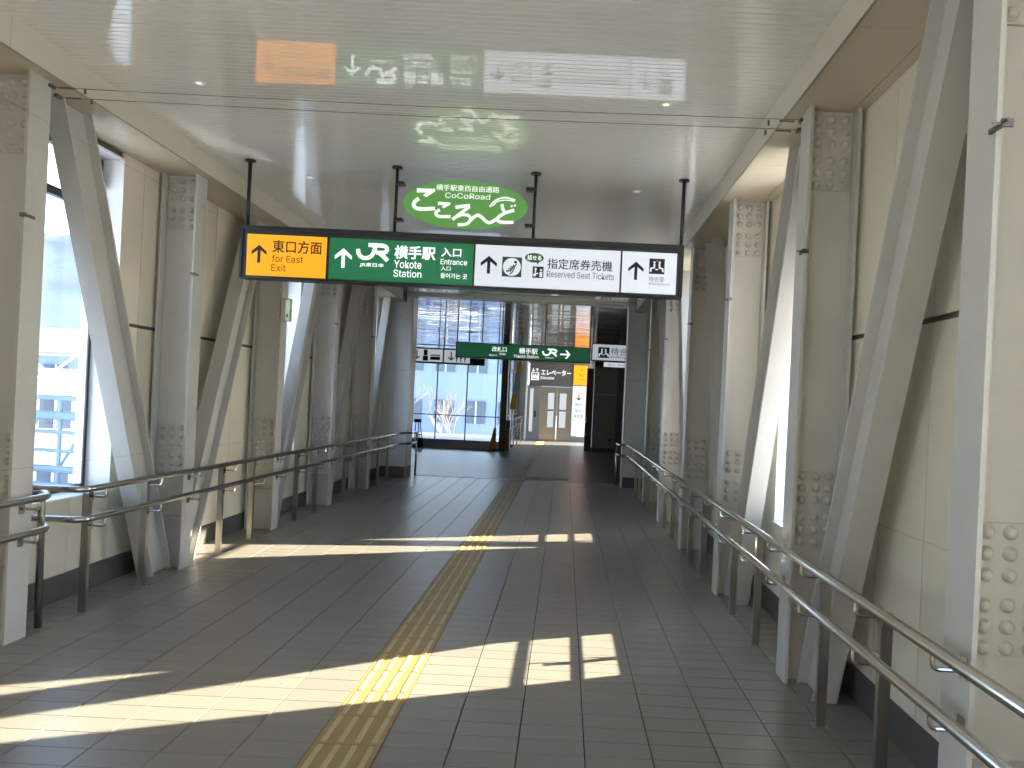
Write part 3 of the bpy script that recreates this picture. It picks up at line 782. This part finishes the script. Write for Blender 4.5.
for (a, b) in ((-4.57, -3.33), (-3.29, -2.6)):
    g4 = MB().box(a, b, -.006, 0, 2.50, 2.835).build('panel', 'blind', s4)
    cx = -4.02 if a < -4 else -3.1
    up_arrow(cx, 2.67, .17, .24, 'ink', g4, -.010, -.006, rot=math.pi)
    mb = MB()
    if a < -4:
        mb.box(-3.86, -3.72, -.010, -.006, 2.52, 2.65); mb.box(-3.84, -3.74, -.010, -.006, 2.66, 2.82); mb.box(-3.66, -3.40, -.010, -.006, 2.55, 2.64); mb.box(-3.66, -3.40, -.010, -.006, 2.66, 2.69)
    else:
        for q in range(3):
            x = -2.95+.11*q; mb.box(x-.025, x+.025, -.010, -.006, 2.60, 2.72); mb.box(x-.012, x+.012, -.010, -.006, 2.52, 2.60); mb.box(x-.018, x+.018, -.010, -.006, 2.735, 2.775)
    mb.build('pictogram', 'ink', g4)
for x in (-4.4, -3.31, -2.3): MB().tube([(x, .06, 2.86), (x, .06, ZC)], .016, 8).build('hanger_rod', 'black', s4)

# ------------------------------------------------------------------ far glass wall
gw = empty('window_%d' % nwin, kind='structure', loc=(0, 23.5, 0)); nwin += 1
mx_ = [-8.6+.93*i for i in range(8)]
mull = [-8.65, -7.72, -6.79, -5.86, -4.93, -4.00, -3.07, -2.14, -1.86]
for x in mull: MB().box(x-.016, x+.016, -.03, .03, .24, ZC).build('mullion', 'frame', gw)
for z in (.25, 1.02, 3.18): MB().box(-8.65, -1.86, -.028, .028, z-.014, z+.014).build('transom', 'frame', gw)
for i in range(len(mull)-1):
    for (z0, z1) in ((.25, 1.02), (1.02, 3.18), (3.18, ZC)):
        MB().box(mull[i]+.016, mull[i+1]-.016, -.004, .004, z0+.014, z1-.014).build('pane', 'glass', gw)
# passage beyond, towards the lift
tag(MB().box(-2.0, -1.80, 23.4, 23.62, 0, ZC).build('trim_%d' % n_trim, 'frame'), kind='structure'); n_trim += 1
tag(MB().box(.95, 1.15, 25.7, 28.4, 0, ZC).build('wall_right', 'midgrey'), kind='structure')
tag(MB().box(-2.0, -1.63, 30.9, 31.1, 0, ZC).build('wall_far', 'midgrey'), kind='structure')
gp = empty('window_%d' % nwin, kind='structure', loc=(-1.9, 0, 0)); nwin += 1
ym = [23.62, 25.4, 27.2, 29.0, 30.88]
for y in ym: MB().box(-.02, .02, y-.016, y+.016, 0, ZC).build('mullion', 'frame', gp)
for z in (.02, 1.05, 2.6, 3.49): MB().box(-.018, .018, 23.62, 30.88, z-.015, z+.015).build('transom', 'frame', gp)
for i in range(4): MB().box(-.004, .004, ym[i]+.016, ym[i+1]-.016, .03, ZC-.03).build('pane', 'glass', gp)

# lift
lf = empty('elevator_entrance', 'steel lift entrance with two narrow glazed doors under a dark header', 'elevator', loc=(0, 30.8, 0))
MB().box(-1.55, -1.02, 0, .2, 0, 2.25).build('surround', 'midgrey', lf); MB().box(.27, 1.2, 0, .2, 0, ZC-.005).build('surround', 'midgrey', lf)
MB().box(-1.55, .27, 0, .2, 3.14, ZC-.005).build('surround', 'darkgrey', lf)
hd = MB().box(-1.50, .27, -.04, .2, 2.22, 3.16).build('header', 'darkgrey', lf)
MB().box(-1.62, -1.55, -.06, .2, 0, ZC-.005).build('side_post', 'pier', lf)
text('lettering', 'エレベーター', -.42, 2.785, 1.22, .23, -.043, 'wlet', hd, .02); text('lettering', 'Elevator', -.76, 2.56, .55, .12, -.043, 'wlet', hd, .005)
mb = MB(); cx, cz = -1.27, 2.62
for (a, b, c_, d_) in ((-.16, .16, -.17, -.145), (-.16, .16, .115, .14), (-.16, -.13, -.17, .14), (.13, .16, -.17, .14)): mb.box(cx+a, cx+b, -.046, -.04, cz+c_, cz+d_)
for q in (-.08, 0, .08):
    mb.box(cx+q-.028, cx+q+.028, -.046, -.04, cz-.11, cz+.02); mb.box(cx+q-.018, cx+q+.018, -.046, -.04, cz+.03, cz+.07)
mb.build('pictogram', 'wlet', hd)
up_arrow(cx-.08, cz+.24, .12, .15, 'wlet', hd, -.046, -.04, rot=math.pi, name='pictogram'); up_arrow(cx+.08, cz+.24, .12, .15, 'wlet', hd, -.046, -.04, name='pictogram')
for (x0, x1, w0, w1) in ((-1.02, -.33, -.70, -.45), (-.32, .27, -.22, .05)):
    dr = MB()
    dr.box(x0, w0, .08, .12, .02, 2.2); dr.box(w1, x1, .08, .12, .02, 2.2); dr.box(w0, w1, .08, .12, .02, .55); dr.box(w0, w1, .08, .12, 1.95, 2.2); dr.box(w0, w1, .08, .12, 1.21, 1.29)
    do = dr.build('door', 'lift', lf)
    for (za, zb) in ((.55, 1.21), (1.29, 1.95)): MB().box(w0, w1, .095, .105, za, zb).build('pane', 'blind', do)
MB().box(-1.02, .27, -.05, .12, 0, .02).build('door_sill', 'steel', lf)
MB().box(-1.24, -1.17, -.012, 0, .95, 1.2).build('call_button', 'black', lf)
MB().box(-1.44, -1.30, -.01, 0, .35, 2.1).build('side_glass', 'blind', lf)
yb_ = empty('notice_board', 'orange board with small pictograms beside the lift header', 'sign', loc=(0, 30.68, 0))
by = MB().box(.30, .86, 0, .06, 2.32, 3.12).build('board', 'orange', yb_)
text('lettering', '↓', .62, 2.95, .10, .12, -.004, 'ink', by, .02); text('lettering', '東口', .62, 2.72, .18, .09, -.004, 'ink', by); text('lettering', 'East Exit', .62, 2.55, .26, .07, -.004, 'ink', by)
MB().box(.52, .64, .06, .10, 2.4, 3.0).build('wall_mount', 'black', yb_)
wb_ = empty('notice_board', 'tall white board with a down arrow right of the lift doors', 'sign', loc=(0, 30.70, 0))
bw = MB().box(.29, .88, 0, .05, .24, 2.28).build('board', 'white', wb_)
up_arrow(.55, 1.82, .2, .24, 'ink', bw, -.004, 0, rot=math.pi)
for z, tx in ((1.52, '改札'), (1.28, '出口'), (1.06, '待合室')): text('lettering', tx, .57, z, .30 if z > 1.1 else .40, .13, -.003, 'ink', bw)
for z in (.7, .35): MB().box(.52, .82, -.005, 0, z-.12, z+.12).build('paper_notice', 'wlet', bw)
MB().box(.29, .88, -.0, .09, .0, .24).build('plinth', 'midgrey', wb_)

# grey cabinet block and black edge column right of the passage
cb = empty('partition_block', 'dark grey panelled partition block beside the right pier', 'partition', loc=(1.29, 24.9, 0))
MB().box(-.36, .40, -.1, .7, .16, 1.9).build('panel', 'block', cb); MB().box(-.36, .40, -.1, .7, 1.91, 2.78).build('panel', 'block', cb); MB().box(-.38, .42, -.12, .7, 0, .15).build('plinth', 'black', cb)
MB().box(-.36, .40, -.1, .7, 2.79, ZC).build('panel', 'black', cb); MB().box(.20, .26, -.115, -.1, .35, .45).build('socket', 'black', cb)
bc = empty('door_leaf', 'black open door leaf standing beside the dark grey partition block', 'door', loc=(.82, 24.8, 0))
MB().box(-.14, .09, -.05, .02, 0.01, 2.74).build('leaf', 'black', bc); MB().box(-.12, -.10, -.08, -.05, .95, 1.15).build('handle', 'steel', bc)

# banner flag and low yellow sign by the stairs
bn = empty('banner_flag', 'tall leaning yellow and blue banner flag near the lift', 'banner', loc=(-1.72, 25.6, 0))
MB().tube([(-.16, .02, 0), (.20, .02, 2.95)], .012, 8).build('pole', 'alum', bn)
MB().prism([(-.155, 1.27), (.055, 1.27), (.20, 2.88), (.06, 2.88)], -.004, .004).build('cloth', 'banner_y', bn)
MB().prism([(-.09, 1.75), (.06, 1.78), (.15, 2.45), (.03, 2.42)], -.007, .007).build('cloth_patch', 'banner_b', bn)
MB().box(-.30, .0, -.14, .18, 0, .06).build('base', 'rubber', bn)
ys_ = empty('floor_sign', 'small leaning yellow floor sign in front of the dark post', 'sign', loc=(-2.12, 23.1, 0))
MB().prism([(-.16, .02), (.06, .02), (.06, .70), (-.02, .70)], -.01, .01).build('board', 'banner_y', ys_)
MB().prism([(-.16, 0), (.06, 0), (.06, .03), (-.16, .03)], -.1, .1).build('foot', 'rubber', ys_)
# stair barrier rails between the glass wall and the lift
sbr = empty('stair_railing', 'grey stair railing with two sloping rails left of the lift', 'railing', loc=(-1.72, 24.0, 0))
for z in (.62, .85):
    MB().tube(fillet([(-.05, -.3, z), (-.05, .2, z), (.06, 1.9, z+.10), (.1, 4.8, z+.12)], .1), .02, 8).build('rail', 'steel', sbr, smooth=True)
for y in (-.25, .9, 1.9, 3.2, 4.7): MB().box(-.07+.03*y, -.03+.03*y, y-.02, y+.02, 0, .86).build('post', 'steel', sbr)
MB().box(-.18, .04, -.5, -.2, 0, .95).build('end_panel', 'frame', sbr)
# folding display stand by the glass
st = empty('display_stand', 'thin black folding stand beside the left pier in front of the glass', 'stand', loc=(-4.33, 22.6, 0))
for (a, b) in (((-.14, 0, 0), (-.10, 0, .86)), ((.14, 0, 0), (.02, 0, .80)), ((0, .25, 0), (-.04, .02, .78)), ((.04, -.12, 0), (.0, 0, .5))): MB().tube([a, b], .016, 8).build('leg', 'black', st)
MB().tube([(-.12, 0, .42), (.08, 0, .42)], .014, 8).build('crossbar', 'black', st); MB().box(-.16, .06, -.02, .02, .78, .88).build('head', 'black', st)
MB().box(-.03, .12, -.05, .03, .04, .32).build('pocket', 'rubber', st)

# ------------------------------------------------------------------ wires and clamps
for i, (y, z) in enumerate(((4.535, 3.305), (4.60, 3.27))):
    e = empty('overhead_wire', ('thin steel wire across the ceiling between two columns, the nearer of the pair', 'thin steel wire across the ceiling between two columns, the farther of the pair')[i], 'wire', 'wires under the ceiling', loc=(LI, y, z))
    x1 = RI-LI
    MB().tube([(0, 0, 0), (x1/2, 0, -.012), (x1, 0, .012)], .002, 6).build('wire', 'wire', e)
    for (a, b) in ((.04, .13), (x1-.13, x1-.04)): MB().tube([(a, 0, 0), (b, 0, 0)], .006, 8).build('turnbuckle', 'wire', e)
    for a in (.19, x1-.2): MB().box(a, a+.012, -.004, .004, -.03, 0).build('wire_clip', 'wire', e)
    for a in (0, x1): MB().box(a-.012, a+.012, -.04, .008, -.010, .010).build('anchor', 'wire', e)
for s in (-1, 1):
    d = SIDE[s]
    for z, nm in ((1.02, 'lower'), (3.08, 'upper')):
        if s == 1 and z > 2: continue
        e = empty('wall_wire', '%s thin wire strung along the %s row of columns' % (nm, d['n']), 'wire', 'wires along the columns', loc=(d['I']-s*.004 if s < 0 else 1.60, 5, z))
        MB().tube([(0, Y0-5+.1, 0), (0, 14.3-5, 0)], .0008, 5).build('wire', 'wire', e)
        MB().box(-.004, .004, 14.28-5, 14.32-5, -.01, .01).build('anchor', 'wire', e)
POS = {0: 'nearest', 1: 'second nearest', 2: 'third nearest', 3: 'fourth nearest', 4: 'fifth nearest', 5: 'farthest'}
for s in (-1, 1):
    for k in range(1 if s < 0 else 0, 6):
        d = SIDE[s]; kk = k-1 if s < 0 else k
        e = empty('wire_clamp', 'small steel wire clamp on the %s column flange on the %s' % (POS[k] if s > 0 else ('nearest visible', 'second visible', 'third visible', 'fourth visible', 'fifth visible')[kk], d['n']), 'clamp', 'wire clamps at head height', loc=(d['I'], yc(k)-(.04 if (s, k) != (-1, 3) else -.05), 2.49))
        MB().box(*xs(-s*.016, s*.02), -.060, -.05, -.012, .012).build('jaw', 'wire', e); MB().tube([(-s*.012, -.085, 0), (-s*.012, -.02, 0)], .005, 8).build('bolt', 'wire', e)
        MB().tube([(-s*.010, -.055, .0), (-s*.045, -.055, -.004)], .004, 6).build('hook', 'wire', e); MB().box(*xs(-s*.010, s*.0), -.05, .03, -.008, .008).build('plate', 'wire', e)

# emergency lamp box on the third left column
el = empty('emergency_lamp', 'small beige emergency lamp box with a pale green face on the left column', 'lamp', loc=(LI+.0, yc(3)-.09, 2.44))
MB().cbox(.0, .10, -.02, .05, -.13, .12, .01).build('body', 'plastic', el); MB().box(.055, .095, -.026, -.02, -.12, .10).build('lamp_face', 'exitg', el); MB().box(-.01, .0, -.012, .03, -.11, .1).build('mount', 'black', el)
MB().box(.068, .084, -.029, -.026, -.09, -.05).build('switch', 'ink', el)
# recessed downlights
for i, (x, y, lab) in enumerate(((-2.46, 4.87, 'small round ceiling downlight nearest the left column, in front of the sign'), (-2.43, 6.9, 'small round ceiling downlight behind the left end of the sign'), (.56, 6.87, 'small round ceiling downlight behind the right end of the sign'), (.56, 4.87, 'small round ceiling downlight in front of the right end of the sign'))):
    e = empty('downlight', lab, 'light', 'recessed ceiling downlights', loc=(x, y, ZC))
    MB().tube([(0, 0, -.004), (0, 0, .008)], .038, 20).build('trim_ring', 'fascia', e, smooth=False); MB().tube([(0, 0, -.006), (0, 0, .0)], .022, 16).build('lens', 'lens', e)

# ------------------------------------------------------------------ outside: snow, hills, buildings, railings, trees
GZ = -6.0
tag(MB().box(-400, 400, -200, 700, GZ-.5, GZ).build('ground', 'snow'), kind='structure')
mb = MB(); nx, ny = 60, 8
random.seed(3)
hts = [max(0, 70+38*math.sin(i*.23+1)+14*math.sin(i*.61)+5*math.sin(i*1.7)+random.uniform(-2, 2)) for i in range(nx+1)]
for j in range(ny+1):
    for i in range(nx+1):
        t = j/ny; an = R(-10+95*i/nx); rad = 430+j*45
        mb.v.append((-rad*math.sin(an), rad*math.cos(an), GZ-1+hts[i]*math.sin(t*math.pi/2)*1.42+random.uniform(-1, 1)*t))
for j in range(ny):
    for i in range(nx):
        a = j*(nx+1)+i; mb.f.append((a, a+1, a+nx+2, a+nx+1))
tag(mb.build('snowy_mountain', 'hill', smooth=True), 'hazy blue snowy mountain ridge beyond the left window', 'mountain')
def building(lab, x, y, w, d, h, m, rows, cols, rz=0.0, name='office_building'):
    e = empty(name, lab, 'building', loc=(x, y, GZ)); e.rotation_euler.z = rz
    MB().box(-w/2, w/2, 0, d, 0, h).build('wall', m, e); MB().box(-w/2-.2, w/2+.2, -.2, d+.2, h, h+.5).build('roof', 'snow', e)
    for r_ in range(rows):
        for c_ in range(cols):
            cx = -w/2+w*(c_+.5)/cols; cz = h*(r_+.55)/rows
            wn = MB().box(cx-w/cols*.3, cx+w/cols*.3, -.12, 0, cz-h/rows*.22, cz+h/rows*.22).build('window', 'bwin', e)
            MB().box(cx-.05, cx+.05, -.16, -.12, cz-h/rows*.22, cz+h/rows*.22).build('window_bar', 'bld2', wn)
building('large pale blue office block seen through the far glass wall', -8.6, 62, 10.5, 14, 12.5, 'bld1', 3, 4)
building('white wing building left of the office block behind bare trees', -18.5, 66, 8, 12, 9.5, 'bld2', 3, 3)
building('white building with two windows outside the left window', -27, 38, 9, 8, 7.6, 'bld2', 2, 4, rz=.5)
building('pale grey house behind the railings outside the left window', -44, 60, 14, 10, 9.5, 'bld1', 3, 5, rz=.5)
def outdoor_rail(lab, x0, y0, x1, y1, zt):
    e = empty('outdoor_railing', lab, 'railing', loc=(x0, y0, 0))
    dx, dy = x1-x0, y1-y0
    for z, r_ in ((zt, .035), (zt-.28, .07), (zt-.55, .03), (zt-.85, .03), (zt-1.15, .06), (zt-1.4, .03)): MB().tube([(0, 0, z), (dx, dy, z)], r_, 8).build('rail', 'bluesteel', e)
    n = 9
    for i in range(n+1): MB().tube([(dx*i/n, dy*i/n, zt-1.7), (dx*i/n, dy*i/n, zt)], .035, 8).build('post', 'bluesteel', e)
    for i in range(n): MB().tube([(dx*i/n, dy*i/n, zt-1.15), (dx*(i+.6)/n, dy*(i+.6)/n, zt-.28)], .025, 6).build('strut', 'bluesteel', e)
    MB().box(0, dx, min(0, dy)-.2, max(0, dy)+1.2, zt-2.0, zt-1.7).build('deck', 'bld1', e)
    for i in (0, n//2, n): MB().box(dx*i/n-.15, dx*i/n+.15, dy*i/n-.15, dy*i/n+.15, GZ, zt-2.0).build('pillar', 'bld1', e)
outdoor_rail('pale blue steel railing of the walkway outside the left window', -14, 13.5, -5.2, 11.5, 1.25)
# roof truss of a platform canopy outside
e = empty('canopy_truss', 'white lattice canopy beam in front of the mountain outside the left window', 'canopy', loc=(-40, 33, -1.45))
for z in (4.0, 3.2): MB().tube([(0, 0, z), (28, -5, z)], .09, 6).build('chord', 'bld2', e)
for i in range(24): MB().tube([(28*i/24, -5*i/24, 3.2 if i % 2 else 4.0), (28*(i+1)/24, -5*(i+1)/24, 4.0 if i % 2 else 3.2)], .06, 5).build('lattice', 'bld2', e)
MB().box(0, 28, -5.2, .6, 4.1, 4.9).build('roof_edge', 'bld2', e)
for i in (0, 8, 16, 24): MB().tube([(28*i/24, -5*i/24, GZ+1.45), (28*i/24, -5*i/24, 3.3)], .15, 8).build('pillar', 'bluesteel', e)
def tree(lab, x, y, h, seed):
    random.seed(seed); mb = MB()
    def br(p, d, L, r, n):
        q = p+d*L; mid = (p+q)/2+Vector((random.uniform(-.05, .05), random.uniform(-.05, .05), 0))*L
        mb.tube([p, mid, q], r, 5, r*.6, cap=False)
        if n == 0: return
        for i in range(3 if n > 1 else 4):
            a = random.uniform(0, 6.28); tl = random.uniform(.3, .65)
            o = Vector((math.cos(a), math.sin(a), 0)); dd = (d*math.cos(tl)+o*math.sin(tl)+Vector((0, 0, .12))).normalized()
            br(p+d*L*random.uniform(.55, 1.0), dd, L*random.uniform(.55, .75), r*.55, n-1)
    e = empty('bare_tree', lab, 'tree', 'bare trees beyond the glass wall', loc=(x, y, GZ))
    tr = MB(); tr.tube([(0, 0, 0), (0, 0, h*.3)], .16, 8, .12).build('trunk', 'bark', e)
    br(Vector((0, 0, h*.28)), Vector((0, 0, 1)), h*.3, .10, 4)
    mb.build('branches', 'bark', e, fixn=False)
tree('bare pale tree in the middle of the far glass wall', -5.6, 37, 9.0, 1)
tree('bare tree at the left side of the far glass wall', -8.6, 38, 9.6, 2)
tree('small bare tree low behind the far glass wall', -4.2, 44, 6.0, 5)
def car(lab, x, y, z, m):
    e = empty('parked_car', lab, 'car', 'cars parked beyond the glass wall', loc=(x, y, z))
    MB().prism([(-2.1, .3), (2.1, .3), (2.1, .8), (1.2, .9), (.7, 1.4), (-1.2, 1.4), (-1.7, .9), (-2.1, .85)], 0, 1.6).build('body', m, e)
    MB().prism([(-1.1, .95), (1.0, .95), (.65, 1.33), (-1.05, 1.33)], -.02, 1.62).build('side_window', 'bwin', e)
    for x_ in (-1.3, 1.3): MB().tube([(x_, -.03, .32), (x_, .2, .32)], .32, 14).build('wheel', 'rubber', e)
car('dark car parked below the far glass wall, right side', -4.3, 52, GZ+3.0, 'car'); car('white car parked behind the dark one below the far glass wall', -8.8, 54, GZ+3.0, 'red')
tag(MB().box(-16, 0, 50, 60, GZ, GZ+3.0).build('parking_deck', 'snow'), 'snowy raised parking deck below the office block', 'deck')
